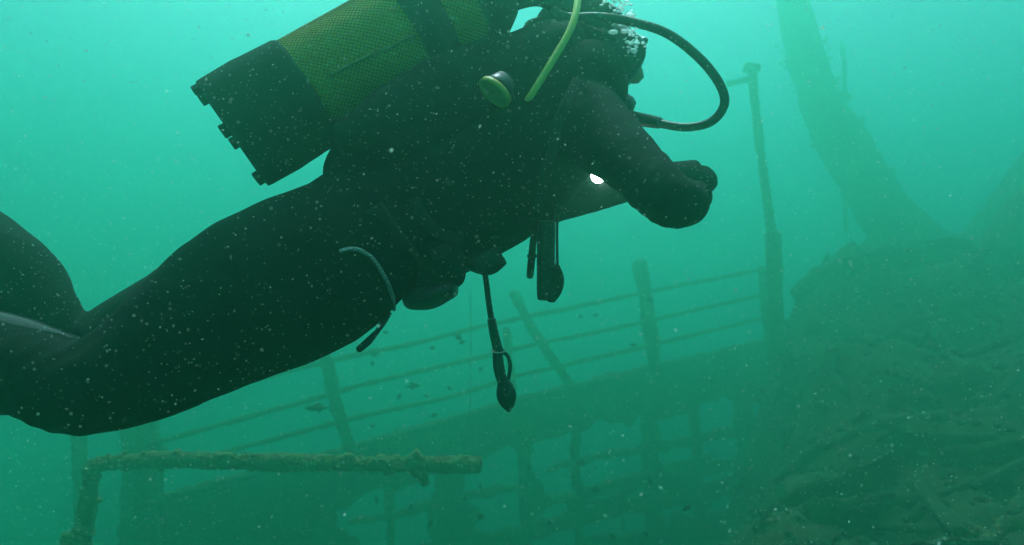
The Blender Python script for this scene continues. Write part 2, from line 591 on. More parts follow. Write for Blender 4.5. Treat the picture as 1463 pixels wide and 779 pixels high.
bm = bmesh.new()
NX, NY = 240, 80
gv = []
for j in range(NY + 1):
    r = []
    for i in range(NX + 1):
        x = 228 + 960 * i / NX
        y0 = up_line(x)
        y = y0 + (960 - y0) * j / NY
        q = H(x, y, 0.06)
        q = q + hull_n * (0.07 * noise.noise(q * 1.6) + 0.04 * noise.noise(q * 4.5) + 0.02 * noise.noise(q * 12))
        r.append((bm.verts.new(q), x, y))
    gv.append(r)
for j in range(NY):
    for i in range(NX):
        _, x, y = gv[j][i]
        q = Vector((x * 0.02, y * 0.02, 0))
        xx = x + 26 * noise.noise(q) + 10 * noise.noise(q * 3.3)
        yy = y + 20 * noise.noise(q + Vector((7, 7, 0))) + 8 * noise.noise(q * 3.3 + Vector((5, 1, 0)))
        if any(in_poly(xx, yy, h_) for h_ in HOLES): continue
        if y > 690 and noise.noise(q * 1.9 + Vector((3, 9, 4))) > 0.42: continue
        bm.faces.new([gv[j][i][0], gv[j + 1][i][0], gv[j + 1][i + 1][0], gv[j][i + 1][0]])
bmesh.ops.delete(bm, geom=[v for v in bm.verts if not v.link_faces], context='VERTS')
for _ in range(6):
    bmesh.ops.smooth_vert(bm, verts=[v for v in bm.verts if v.is_boundary], factor=0.5, use_axis_x=True, use_axis_y=True, use_axis_z=True)
bmesh.ops.solidify(bm, geom=bm.faces[:], thickness=0.05)
bm.verts.index_update()
sh = MB().add([v.co.copy() for v in bm.verts], [[v.index for v in f.verts] for f in bm.faces])
bm.free()
sh.build('hull_plating', M['wreck'], hs)

# --- ship railing along the gunwale
sr = empty('ship_railing', H(700, 600, 0.2), 'three-bar ship railing with leaning stanchions along the tilted gunwale', 'railing')
RD = lambda x: 1.26 / (0.178 + (x - 200) / 900 * (0.121 - 0.178))
for l in ([(190, 586), (420, 528), (509, 508), (592, 491), (695, 465), (804, 442), (919, 419), (1094, 384)],
          [(195, 640), (420, 578), (522, 549), (619, 524), (700, 508), (740, 498), (896, 466), (1094, 420)],
          [(250, 664), (420, 621), (528, 592), (636, 569), (700, 550), (740, 537), (925, 494), (1094, 453)]):
    pts = [P(x, y + 3 * noise.noise(Vector((x * .02, y, 0))), RD(x)) for x, y in l]
    pipe('rail', pts, 0.029, M['wreck_fine'], sr, 0.7, 7, 10, 160, 420, 0.035)
for l, r in [([(462, 500), (478, 570), (490, 610), (504, 650)], 0.072), ([(734, 418), (760, 470), (790, 515), (822, 560)], 0.060),
             ([(914, 376), (922, 420), (928, 470), (938, 530)], 0.098), ([(196, 570), (204, 640), (212, 720)], 0.06), ([(724, 470), (728, 520), (735, 570)], 0.045), ([(1088, 382), (1092, 440), (1098, 492)], 0.05)]:
    pts = [P(x, y, RD(x) + .02) for x, y in l]
    pipe('stanchion', pts, r, M['wreck_fine'], sr, 0.55, 6, 12, 50, 200, 0.05)

rp = pipe('hanging_line', [P(672, 415, 7.6), P(673, 500, 7.6), P(671, 600, 7.6)], 0.006, M['wreck_fine'], None, 0.5, 9, 6, 40)
tag(rp, 'very thin line hanging straight across the railing left of the lanyard', 'line')
# --- tall post with crossbar
tp = empty('tall_post', P(1108, 500, 8.4), 'tall thin leaning post with a short crossbar at its top', 'post')
pipe('shaft', [P(1074, 98, 8.5), P(1079, 150, 8.5), P(1088, 230, 8.45), P(1098, 300, 8.4), P(1105, 350, 8.4)], 0.056, M['wreck_fine'], tp, 0.35, 3, 12, 70, 160, 0.045)
pipe('lower_sleeve', [P(1104, 335, 8.38), P(1106, 400, 8.35), P(1108, 470, 8.3), P(1110, 520, 8.3)], 0.100, M['wreck_fine'], tp, 0.3, 3, 14, 40, 120, 0.05)
pipe('crossbar', [P(1040, 120, 8.5), P(1058, 116, 8.5), P(1078, 112, 8.5)], 0.035, M['wreck_fine'], tp, 0.5, 6, 10, 24, 50, 0.04)
MB().box(P(1074, 98, 8.5), 0.19, 0.16, 0.10, Matrix.Rotation(0.2, 3, 'Y'), 0.03).build('cap', M['wreck'], tp)

# --- big leaning mast on its foot
ms = empty('leaning_mast', P(1265, 430, 12), 'massive curved spar sweeping down from the top and up again at the right edge', 'mast')
pts = [P(1129, -30, 12.3), P(1136, 20, 12.3), P(1152, 90, 12.3), P(1178, 155, 12.3), P(1210, 215, 12.2), P(1248, 280, 12.2), P(1290, 335, 12.1), P(1345, 372, 12.0), P(1400, 366, 12.0), P(1440, 318, 12.0), P(1478, 262, 12.0), P(1530, 200, 12.0)]
rad = [0.27, 0.28, 0.32, 0.37, 0.42, 0.46, 0.50, 0.50, 0.48, 0.46, 0.44, 0.42]
o_, A_, B_ = spline(pts, rad, rad, 12)
MB().tube(o_, A_, None, seg=22, rnd=0.3, rough=0.32, fr=1.5).build('mast_tube', M['wreck'], ms)
MB().lathe([(0, 0.80), (0.3, 0.72), (0.7, 0.60), (1.0, 0.50), (1.25, 0.30)], P(1280, 430, 11.6), (0.0, 0, 1), 26, lambda k, h: 1 + 0.22 * noise.noise(Vector((cos(k * 2 * pi) * 1.4, sin(k * 2 * pi) * 1.4, h * 2)))).build('mast_foot', M['wreck'], ms)
growth(MB(), o_[20:], 0.45, 500, 0.10, rng).build('growth', M['growth'], ms)['kind'] = 'stuff'
for k_, (x, y) in enumerate([(1196, 190), (1240, 262)]):
    MB().lathe([(-0.05, 0.44), (-0.05, 0.50), (0.05, 0.50), (0.05, 0.44)], P(x, y, 12.2), P(1248, 275, 12.2) - P(1178, 155, 12.3), 24).build('band', M['wreck'], ms)
st = pipe('broken_spar', [P(1203, 62, 13), P(1206, 90, 13), P(1207, 118, 13), P(1208, 330, 13)], 0.04, M['wreck_fine'], None, 0.5, 4, 10, 50, 60, 0.05)
tag(st, 'very faint thin upright spar just right of the massive curved one', 'spar')

# --- collapsed cowl at the right border
cw = empty('ventilator_cowl', P(1450, 420, 9), 'dark rounded ventilator cowl at the right edge of the wreck heap', 'ventilator')
mb = MB()
rows = []
for i in range(26):
    t = i / 25
    a = pi * (1.12 - 0.8 * t)
    c = P(1550, 380, 9.2) + Vector((cos(a) * 1.13, 0.05 * t, sin(a) * 1.13))
    r = 0.23 * (1 - 0.1 * t)
    nrm = Vector((cos(a), 0, sin(a)))
    rows.append([c + nrm * r * cos(2 * pi * k / 22) * (1 + 0.15 * noise.noise(c * 2 + nrm * k)) + Vector((0, 1, 0)) * r * 1.5 * sin(2 * pi * k / 22) for k in range(22)])
mb.grid(rows, True, True).build('cowl_bend', M['wreck'], cw)
MB().lathe([(0, 0.50), (0.5, 0.47), (1.0, 0.40), (1.3, 0.38)], P(1440, 500, 9.2), (-0.02, 0, 1), 26, lambda k, h: 1 + 0.15 * noise.noise(Vector((cos(k * 2 * pi) * 2, sin(k * 2 * pi) * 2, h * 2)))).build('cowl_trunk', M['wreck'], cw)

# --- heap of collapsed wreckage
def heap_z(x, y):
    base = -2.2 + (y - 3.4) * 0.335
    base += 0.16 * max(0, x - 2.2) - 0.018 * max(0, x - 5) ** 2
    left = 0.95 + (y - 3.4) * 0.535
    e = left - x + 0.35 * noise.noise(Vector((x * 0.9, y * 0.9, 5)))
    if e > -0.5: base -= 1.6 * (e + 0.5) ** 1.5 if e > -0.5 else 0
    if y > 9.2: base -= (y - 9.2) * 0.5
    p = Vector((x, y, 0))
    h = 0.62 * noise.noise(p * 0.62) + 0.22 * noise.noise(p * 1.25) + 0.15 * noise.noise(p * 2.4) + 0.05 * noise.noise(p * 6) + 0.02 * noise.noise(p * 15)
    return max(base + h, GROUND + 0.02)


mb = MB()
rows = []
for j in range(210):
    y = 2.6 + 10.4 * (j / 209)
    rows.append([(0.2 + 11.3 * i / 219 - 0.6, y, heap_z(-0.4 + 11.3 * i / 219, y)) for i in range(220)])
hp_o = mb.grid(rows).build('wreck_heap', M['heap'])
tag(hp_o, 'broad dark heap of collapsed overgrown wreckage filling the lower right', 'wreckage', kind='structure')
mb = MB()
for _ in range(2600):
    x, y = rng.uniform(0.6, 9), rng.uniform(2.7, 9.5)
    z = heap_z(x + 0.0, y)
    if z < -3.5: continue
    s = rng.uniform(0.02, 0.07) * (1 + (rng.random() < 0.1) * 1.2)
    lump(mb, Vector((x, y, z)), s * .8, None, rng)
tag(mb.build('sea_growth', M['heap']), 'shaggy brown growth covering the heap of wreckage', 'growth', kind='stuff')

cs = empty('collapsed_superstructure', (3.2, 6.0, heap_z(3.2, 6.0)), 'tangle of collapsed beams, bent frames and torn plates covering the right-hand heap', 'wreckage')
rd_ = random.Random(21)
for k in range(66):
    y = 3.3 + 6.3 * rd_.random() ** 0.8
    x = 0.95 + (y - 3.4) * 0.535 + rd_.uniform(-0.1, 1) * (0.42 * y)
    if x / y * F + 731 > 1560: continue
    if heap_z(x, y) < -3.4: continue
    a = rd_.gauss(0.25, 0.5) + (pi / 2 if rd_.random() < 0.3 else 0)
    ln = rd_.uniform(0.5, 1.6)
    r = rd_.uniform(0.025, 0.07)
    lie = lambda u_: Vector((x + cos(a) * u_, y + sin(a) * u_ * 0.6, 0))
    e0, e1 = lie(-ln / 2), lie(ln / 2)
    for q in (e0, e1): q.z = heap_z(q.x, q.y) + r * 0.4
    if abs(e0.z - e1.z) > 0.8: continue
    mid = (e0 + e1) / 2
    mid.z = max(mid.z, heap_z(mid.x, mid.y) - 0.02)
    if rd_.random() < 0.55:
        pts, _, _ = spline([e0, mid, e1], [1] * 3, [1] * 3, 12)
        pipe('beam', pts, r, M['heap_fine'], cs, 0.4, 5, 10, 30)
    else:
        up = Vector((rd_.gauss(0, .5), rd_.gauss(0, .5), 1)).normalized() * rd_.uniform(0.08, 0.22)
        nn = (e1 - e0).cross(up)
        MB().strip([e0 + up, mid + up * rd_.uniform(.7, 1.3), e1 + up], [e0 - up, mid - up, e1 - up], 16, 10, 0.04, nn, 0.04, 0.06, 3, rd_.uniform(0, 9)).build('torn_plate', M['heap'], cs)


def on_heap(px, py, lift):
    d = 2.7
    while d < 11.5:
        q = P(px, py, d)
        if q.z < heap_z(q.x, q.y): break
        d += 0.02
    return P(px, py, d) + Vector((0, 0, lift))


# loose beams, pipes and plates lying on the heap: pixel ends with depth
for pts_, r, lab, nm in [
    ([(1110, 690, 5.2), (1170, 640, 5.9), (1240, 590, 6.5)], 0.06, 'long encrusted beam climbing the lower left slope of the heap', 'fallen_beam'),
    ([(1286, 478, 6.6), (1330, 496, 7.4), (1385, 530, 6.2)], 0.055, 'pale fallen pipe sloping down in the middle of the heap', 'fallen_pipe'),
    ([(1268, 532, 6.0), (1300, 541, 5.9), (1330, 556, 5.8)], 0.060, 'short pipe stump lying below the sloping pale pipe', 'fallen_pipe'),
    ([(1340, 735, 3.9), (1380, 752, 3.8), (1418, 778, 3.6), (1440, 800, 3.5)], 0.050, 'left pipe of the crossing pair at the bottom right corner', 'fallen_pipe'),
    ([(1405, 790, 3.6), (1430, 760, 3.8), (1463, 715, 4.2), (1500, 660, 4.6)], 0.055, 'right pipe of the crossing pair at the bottom right corner', 'fallen_pipe'),
    ([(1140, 428, 8.0), (1180, 392, 8.1), (1232, 378, 8.2)], 0.16, 'rounded overgrown drum lying at the left foot of the massive curved spar', 'winch_drum'),
    ([(1080, 760, 5.0), (1150, 735, 5.4), (1230, 722, 5.8)], 0.06, 'dark loose beam lying low near the bottom of the heap', 'fallen_beam'),
    ([(1180, 640, 5.0), (1260, 610, 5.2), (1350, 600, 5.4)], 0.075, 'low girder half buried in the middle of the heap', 'fallen_beam'),
]:
    pts = resample([on_heap(x, y, r * 0.3) for x, y, _ in pts_], 5)
    o = pipe(nm, pts, r * 0.8, M['heap_fine'], None, 0.4, 5, 12, 60, 60, 0.05)
    tag(o, lab, nm.split('_')[1])
for tp_, bt_, lab in [
    ([(1100, 560, 6.6), (1190, 520, 7.6)], [(1120, 640, 6.2), (1220, 596, 7.4)], 'tilted torn plate where the hull meets the heap'),
    ([(1340, 620, 5.0), (1440, 590, 5.2)], [(1360, 700, 4.6), (1470, 680, 4.7)], 'broad pale plate leaning on the right side of the heap'),
    ([(1120, 700, 4.6), (1210, 680, 4.8)], [(1130, 770, 4.3), (1230, 760, 4.4)], 'small buckled plate at the bottom of the heap'),
]:
    b_ = [on_heap(x, y, -0.03) for x, y, _ in bt_]
    a = [on_heap(x, y, 0.08) for x, y, _ in tp_]
    nn = (a[1] - a[0]).cross(b_[0] - a[0])
    if nn.y > 0: nn = -nn
    tag(MB().strip(a, b_, 22, 18, 0.05, nn, 0.05, 0.09, 3, rng.uniform(0, 9)).build('torn_plate', M['heap']), lab, 'plate')

# ------------------------------------------------------------------ the diver
dv = empty('person', P(560, 560, 1.25), 'diver in a black suit and hood swimming to the right above the wreck, knees bent', 'diver')
mb = MB()
# trunk
pxtube(mb, [(440, 345, 1.16, 74, .12), (500, 335, 1.18, 96, .165), (560, 318, 1.20, 106, .17), (640, 278, 1.24, 112, .165), (725, 222, 1.28, 112, .175),
            (795, 168, 1.33, 88, .19), (838, 132, 1.36, 58, .17), (858, 106, 1.37, 40, .07)], 8, 36, 0.5)
# near leg: hip, thigh, knee, shin, ankle
pxtube(mb, [(520, 345, 1.10, 100), (450, 385, 1.07, 117), (358, 428, 1.04, 116), (280, 474, 1.01, 101), (205, 522, 0.985, 84), (150, 545, 0.97, 73), (105, 552, 0.96, 67),
            (50, 530, 0.97, 66), (0, 518, 0.99, 70), (-70, 494, 1.03, 64), (-190, 450, 1.10, 46), (-260, 428, 1.14, 38)], 7, 36)
# far leg, its shin raised
pxtube(mb, [(510, 335, 1.32, 90), (430, 372, 1.34, 96), (330, 430, 1.34, 92), (220, 480, 1.32, 78), (130, 508, 1.29, 58), (98, 506, 1.27, 46), (62, 478, 1.26, 60),
            (6, 414, 1.25, 78), (-54, 362, 1.24, 76), (-170, 270, 1.22, 54), (-240, 220, 1.2, 40)], 7, 32)
# near arm: shoulder, elbow turned to the lens, forearm going back to the hand
pxtube(mb, [(815, 165, 1.24, 60), (838, 178, 1.17, 60), (872, 206, 1.09, 50), (915, 246, 1.00, 43), (948, 280, 0.95, 41), (960, 288, 0.945, 39), (972, 290, 0.97, 37), (980, 288, 1.02, 33),
            (979, 287, 1.08, 27), (977, 286, 1.12, 24)], 6, 28, 0.9, ref=(0.3, 0.2, 1))
# far arm
pxtube(mb, [(850, 160, 1.50, 48), (830, 200, 1.52, 46), (800, 250, 1.52, 44), (785, 282, 1.50, 38), (820, 284, 1.45, 27), (870, 276, 1.40, 21), (925, 262, 1.34, 18), (945, 256, 1.32, 17)], 6, 24)
# head: skull, brow, jaw, face
hc = P(826, 82, 1.37)
hr = Matrix.Rotation(radians(12), 3, 'Y')
mb.ball(hc, 0.118, 0.085, 0.128, 20, hr)
mb.ball(hc + hr @ Vector((0.030, 0, -0.06)), 0.085, 0.07, 0.085, 16, hr)
mb.ball(hc + hr @ Vector((0.058, 0, -0.105)), 0.05, 0.05, 0.035, 14, hr)
mb.ball(hc + hr @ Vector((0.070, 0, 0.02)), 0.042, 0.060, 0.05, 14, hr)


def wrinkle(p, nrm):
    w = 0.0022 * noise.noise(Vector((p.x * 9 + p.z * 6, p.y * 12, p.z * 26 - p.x * 10))) + 0.0016 * noise.noise(p * 30)
    k = (P(118, 540, .97) - p).length
    w += 0.0016 * max(0, 1 - k / 0.16) * sin(((p - P(118, 540, .97)).x * 0.8 - p.z) * 190)
    k = (P(940, 276, .95) - p).length
    w += 0.0009 * max(0, 1 - k / 0.12) * sin((p.x - p.z) * 260)
    return w


body = mb.build('body', M['suit'], dv, remesh=0.0062, smooth_it=6, wrinkle=wrinkle)
bpy.context.view_layer.update()
dg = bpy.context.evaluated_depsgraph_get()
bvh = BVHTree.FromPolygons([body.matrix_world @ v.co for v in body.data.vertices], [p.vertices for p in body.data.polygons])


def on_body(px, py, lift=0.002, fall=1.1):
    d = P(px, py, 1).normalized()
    h = bvh.ray_cast(Vector((0, 0, 0)), d)
    if h[0] is None: return P(px, py, fall)
    return h[0] + h[1] * lift


# seam tape on the near shin
pts = resample([on_body(x, y, 0.0008, 0.98) for x, y in [(-30, 448), (0, 454), (30, 462), (60, 470), (85, 477), (104, 485)]], 40)
MB().tube(pts, [0.004] + [0.010] * 20 + [0.010 - 0.009 * k / 20 for k in range(20)], [0.0015] * 41, seg=8, rnd=0.4, ref=(0, -0.5, 0.9)).build('seam_tape', M['tape'], dv, label='pale seam tape along the near shin')

# gloves: palm, four curled fingers, thumb
def glove(c, fwd, up, s, parent):
    fwd = Vector(fwd).normalized()
    side = fwd.cross(Vector(up)).normalized()
    up = side.cross(fwd).normalized()
    T = lambda a, b_, c_: Vector(c) + (fwd * a + side * b_ + up * c_) * s
    g = MB()
    g.tube([T(-.05, 0, 0), T(-.01, 0, 0), T(.03, 0, 0.002), T(.068, 0, .004)], [.024 * s, .026 * s, .030 * s, .026 * s], [.032 * s, .040 * s, .046 * s, .045 * s], seg=18, rnd=.7, ref=side)
    for k, (w, ln) in enumerate([(-.034, .92), (-.0115, 1.0), (.0115, .96), (.034, .8)]):
        a = .068
        g.tube([T(a, w, .004), T(a + .026 * ln, w * 1.05, -.002), T(a + .034 * ln, w * 1.05, -.022 * ln), T(a + .014 * ln, w, -.036 * ln), T(a - .012, w, -.034 * ln)],
               [.0105 * s, .0105 * s, .010 * s, .0095 * s, .008 * s], seg=12, rnd=.9, sub=4, ref=side)
    g.tube([T(.0, -.034, -.006), T(.028, -.050, -.018), T(.054, -.040, -.034), T(.070, -.018, -.042)], [.014 * s, .0125 * s, .0115 * s, .0095 * s], seg=12, rnd=.9, sub=4)
    return g.build('glove', M['suit'], parent, remesh=0.0027, smooth_it=2)


glove(P(974, 286, 1.12), (0.15, 0.30, 0.10), (-0.35, -0.2, 0.9), 0.78, dv)
glove(P(945, 256, 1.32), (0.95, -0.25, 0.1), (0.0, -0.3, 0.9), 0.95, dv)
# cuffs
MB().tube([P(979, 288, 1.05), P(979, 287, 1.08)], [0.034, 0.0335], seg=20).build('cuff', M['webbing'], dv)

# dive mask: frame, glass, skirt and strap
mc = P(884, 88, 1.36)
mr = Matrix.Rotation(radians(33), 3, 'Y')
mk = MB()


def mk_ring(x, w, h, k=20):
    out = []
    for i in range(k):
        a = 2 * pi * i / k
        ca, sa = cos(a), sin(a)
        out.append(mc + mr @ Vector((x, w * math.copysign(abs(ca) ** 0.6, ca), h * math.copysign(abs(sa) ** 0.6, sa) - (0.012 * (1 - abs(ca)) if sa < 0 else 0))))
    return out


mk.grid([mk_ring(-.045, .066, .054), mk_ring(-.015, .074, .054), mk_ring(.012, .078, .050), mk_ring(.026, .076, .046), mk_ring(.032, .072, .041), mk_ring(.034, .068, .037)], True, False)
mask = mk.build('mask', M['plastic'], dv)
MB().grid([mk_ring(.031, .0675, .0365), mk_ring(.036, .064, .034), mk_ring(.041, .052, .027), mk_ring(.044, .034, .017), mk_ring(.045, .012, .006)], True, True).build('lens', M['glass'], mask)
MB().ball(mc + mr @ Vector((.020, -.030, .050)), 0.010, 0.016, 0.007, 12).build('buckle', M['chrome'], mask)
pts = [hc + hr @ Vector((cos(a) * .119, sin(a) * .088, 0.03)) for a in [radians(q) for q in range(30, 331, 10)]]
MB().tube(pts, [0.012] * len(pts), [0.003] * len(pts), seg=8, ref=(1, 0, 0)).build('strap', M['webbing'], mask)
# face behind the glass
for sy in (-1, 1):
    MB().ball(hc + hr @ Vector((.108, sy * .030, .012)), 0.011, seg=12).build('eye', M['clear'], dv)
MB().tube([hc + hr @ Vector((.112, 0, .02)), hc + hr @ Vector((.128, 0, -.012)), hc + hr @ Vector((.112, 0, -.022))], [.008, .013, .009], seg=10, rnd=.8, sub=3).build('nose', M['skin'], dv)

# fins on both feet (outside the picture)
for (a, b_, c_, side) in [((-255, 430, 1.14), (-340, 405, 1.18), (-560, 345, 1.30), 1), ((-236, 222, 1.2), (-310, 165, 1.19), (-480, 20, 1.16), -1)]:
    pa, pb, pc = P(*a), P(*b_), P(*c_)
    fin = MB().tube([pa, pa.lerp(pb, .6), pb], [.050, .046, .030], [.055, .058, .06], seg=16, rnd=.8, sub=3).build('fin', M['rubber'], dv)
    MB().tube([pb.lerp(pa, .2), pb.lerp(pc, .5), pc], [.016, .010, .005], [.07, .10, .115], seg=16, rnd=.4, sub=4).build('blade', M['rubber'], fin)

# buoyancy vest with straps, buckle and belt
mb = MB()
pxtube(mb, [(505, 270, 1.19, 36, .13), (565, 240, 1.21, 52, .16), (640, 196, 1.25, 66, .165), (720, 146, 1.29, 70, .17), (775, 104, 1.33, 54, .16), (806, 84, 1.34, 34, .14)], 7, 32, 0.5)
pxtube(mb, [(560, 290, 1.13, 58, .05), (640, 262, 1.15, 82, .05), (720, 226, 1.18, 84, .05), (790, 180, 1.22, 58, .05), (826, 120, 1.26, 30, .04)], 7, 24, 0.7)
pxtube(mb, [(498, 226, 1.14, 30, .09), (540, 214, 1.18, 38, .12), (590, 190, 1.20, 44, .13), (650, 160, 1.24, 44, .13)], 6, 24, 0.7)
pxtube(mb, [(496, 200, 1.07, 26, .05), (540, 176, 1.08, 36, .05), (600, 142, 1.12, 40, .06), (660, 112, 1.17, 42, .06), (715, 92, 1.22, 40, .06), (760, 84, 1.27, 34, .06)], 6, 24, 0.7)
vest = mb.build('vest', M['vest'], dv, remesh=0.007, smooth_it=5, wrinkle=lambda p, q: 0.004 * noise.noise(Vector((p.x * 14, p.y * 14, p.z * 22))) + 0.0015 * noise.noise(p * 50))
vb = BVHTree.FromPolygons([vest.matrix_world @ v.co for v in vest.data.vertices], [p.vertices for p in vest.data.polygons])


def on_diver(px, py, lift=0.003, fall=1.12):
    d = P(px, py, 1).normalized()
    hs_ = [h for h in (bvh.ray_cast(Vector(), d), vb.ray_cast(Vector(), d)) if h[0] is not None]
    if not hs_: return P(px, py, fall)
    h = min(hs_, key=lambda q: q[3])
    return h[0] + h[1] * lift


def strap(name, l, w, th, mat, parent, lift=0.002, n=40):
    pts = resample([on_diver(x, y, lift) for x, y in l], n)
    for _ in range(3):
        pts = [pts[0]] + [(pts[i - 1] + pts[i] * 2 + pts[i + 1]) / 4 for i in range(1, n)] + [pts[-1]]
    return MB().tube(pts, [w] * (n + 1), [th] * (n + 1), seg=8, rnd=0.1, ref=(0, -1, 0.1)).build(name, mat, parent)


strap('strap', [(588, 285), (598, 306), (612, 322), (632, 334), (660, 340)], 0.011, 0.003, M['webbing'], vest)
strap('strap', [(832, 118), (812, 160), (790, 205), (772, 250), (760, 300)], 0.017, 0.003, M['webbing'], vest)
strap('strap', [(530, 300), (565, 350), (600, 392)], 0.020, 0.003, M['webbing'], vest)
for (x, y) in [(640, 262), (706, 338)]:
    MB().ball(on_diver(x, y, 0.001), 0.009, 0.005, 0.004, 10).build('buckle', M['tape'], vest)
MB().tube([P(715, 40, 1.25), P(722, 14, 1.25), P(745, 2, 1.27), P(775, 0, 1.30), P(796, 18, 1.32), P(804, 52, 1.33)], [0.016, 0.015, 0.014, 0.014, 0.015, 0.018], [.012] * 6, seg=12, rnd=.3, sub=6).build('grab_handle', M['vest'], vest)
# waist buckle hanging below the belly
bc = P(698, 372, 1.14)
MB().box(bc, 0.050, 0.045, 0.030, Matrix.Rotation(radians(-25), 3, 'Y'), 0.006).build('buckle', M['plastic'], vest)
MB().tube([P(664, 366, 1.16), P(678, 380, 1.15), P(700, 384, 1.14), P(716, 372, 1.14)], 0.011, 0.02, seg=10, rnd=.6, sub=4).build('waist_strap', M['webbing'], vest)

# hip pouch under the belly
hpch = empty('hip_pouch', P(620, 445, 1.08), 'black pouch with rounded flap hanging below the diver\'s hip', 'pouch')
mb = MB()
mb.tube([P(588, 425, 1.10), P(615, 422, 1.10), P(645, 412, 1.10)], [0.021, 0.023, 0.016], [.05, .055, .05], seg=20, rnd=0.7, sub=5)
mb.build('flap', M['plastic'], hpch, remesh=0.004, smooth_it=3)
mb = MB()
mb.tube([P(596, 380, 1.11), P(622, 378, 1.11), P(645, 372, 1.11)], [0.058, 0.060, 0.046], [.04, .05, .04], seg=20, rnd=0.5, sub=5)
mb.build('bag', M['vest'], hpch, remesh=0.005, smooth_it=4)
MB().tube([P(618, 364, 1.058), P(630, 360, 1.056), P(640, 354, 1.06)], 0.010, 0.003, seg=8, rnd=.4, sub=3).build('tab', M['webbing'], hpch)

# bungee lying on the thigh
pts = resample([on_body(x, y, 0.004) for x, y in [(485, 360), (496, 357), (508, 356), (528, 366), (541, 384), (552, 404), (559, 424), (563, 442)]], 60)
for _ in range(4): pts = [pts[0]] + [(pts[i - 1] + pts[i] * 2 + pts[i + 1]) / 4 for i in range(1, 60)] + [pts[-1]]
bo = MB().tube(pts, 0.0034, seg=10, rnd=0.4).build('bungee_cord', M['bungee'])
tag(bo, 'pale woven bungee cord curving down the diver\'s near thigh', 'cord')
tail = empty('cord_tail', P(513, 500, 1.06), 'short dark cord end dangling under the diver\'s near thigh', 'cord')
MB().tube([P(556, 446, 1.05), P(548, 460, 1.05), P(541, 471, 1.05), P(536, 478, 1.05)], [0.005, 0.005, 0.004, 0.004], seg=10, sub=4).build('cord', M['hose'], tail)
MB().tube([P(536, 477, 1.05), P(526, 488, 1.05), P(513, 499, 1.05)], [0.0045, 0.006, 0.0055], seg=10, rnd=.8, sub=4).build('stopper', M['plastic'], tail)

# ------------------------------------------------------------------ cylinder on the diver's back
ax = Vector((0.80, 0.22, 0.56)).normalized()
t0 = P(324, 199, 1.12)
tk = empty('scuba_tank', t0, 'yellow scuba cylinder in a dark net with black rubber boot on the diver\'s back', 'scuba tank')
R = 0.092
MB().lathe([(0.03, 0.02), (0.04, R * .85), (0.07, R), (0.49, R), (0.525, R * .93), (0.558, R * .7), (0.577, R * .4), (0.592, 0.025), (0.612, 0.022)], t0, ax, 64).build('cylinder', M['tank'], tk)
boot = MB().lathe([(0.155, R + .001), (0.157, R + .004), (0.15, R + .007), (0.09, R + .009), (0.075, R + .010), (0.02, R + .008), (0.012, R + .007), (0.010, R - .004), (0.012, R * .6), (0.018, R * .2), (0.018, 0.005)], t0, ax, 72).build('boot', M['rubber'], tk)
u = ax.orthogonal().normalized()
w = ax.cross(u)
for k in range(6):
    a = 2 * pi * (k + 0.35) / 6
    rd = u * cos(a) + w * sin(a)
    rot = Matrix((ax, rd, ax.cross(rd))).transposed()
    MB().box(t0 + ax * 0.008 + rd * (R + .001), 0.016, 0.011, 0.022, rot, 0.003).build('foot', M['rubber'], boot)
net = MB()
NH = 72
for fam in (1, -1):
    for k in range(NH):
        pts = []
        for i in range(56):
            h = 0.158 + 0.332 * i / 55
            a = 2 * pi * k / NH + fam * (h - 0.158) / 0.0085 * (2 * pi / NH)
            rd = u * cos(a) + w * sin(a)
            jt = Vector((a * 2.2, h * 16, fam * 5 + k * .13))
            pts.append(t0 + ax * (h + .0022 * noise.noise(jt)) + (rd + ax.cross(rd) * .018 * noise.noise(jt + Vector((9, 3, 1)))) * (R + .0018 + 0.0006 * fam))
        net.tube(pts, 0.0008, seg=4, cap=False)
net.build('net', M['net'], tk)['kind'] = 'stuff'


def on_tank(px, py, h_extra=0.004):
    """point of the cylinder's surface under a pixel"""
    d = P(px, py, 1).normalized()
    o = -t0
    dp = d - ax * d.dot(ax)
    op = o - ax * o.dot(ax)
    a, b_, c_ = dp.dot(dp), 2 * dp.dot(op), op.dot(op) - (R + h_extra) ** 2
    dis = b_ * b_ - 4 * a * c_
    return d * ((-b_ - math.sqrt(dis)) / (2 * a)) if dis > 0 else None


pts = [q for q in (on_tank(x, y, .004) for x, y in [(470, 108), (500, 92), (530, 78), (560, 66), (590, 50)]) if q is not None]
if len(pts) > 2:
    MB().tube(resample(pts, 24), [0.0035] * 25, seg=8).build('net_seam', M['net'], tk)
for h0, wd in [(0.385, 0.030)]:
    MB().lathe([(h0 - wd, R + .003), (h0 - wd, R + .007), (h0 + wd, R + .007), (h0 + wd, R + .003)], t0, ax, 64).build('cam_band', M['webbing'], tk)
MB().lathe([(0.478, R + .0035), (0.480, R + .006), (0.500, R + .006), (0.528, R * .93 + .006), (0.561, R * .7 + .006), (0.580, R * .4 + .006), (0.580, R * .4)], t0, ax, 56).build('shoulder_cover', M['vest'], tk)
# valve
vt = t0 + ax * 0.612
valve = MB().tube([vt - ax * .01, vt + ax * .03, vt + ax * .055], [0.019, 0.021, 0.018], seg=18, rnd=.3).build('valve', M['chrome'], tk)
MB().lathe([(0, .014), (0.02, .015), (0.05, .021), (0.075, .021), (0.08, .016)], vt + ax * .02, (0.1, -0.9, 0.2), 20, lambda k, h: 1 + .06 * cos(k * 2 * pi * 8)).build('knob', M['plastic'], valve)

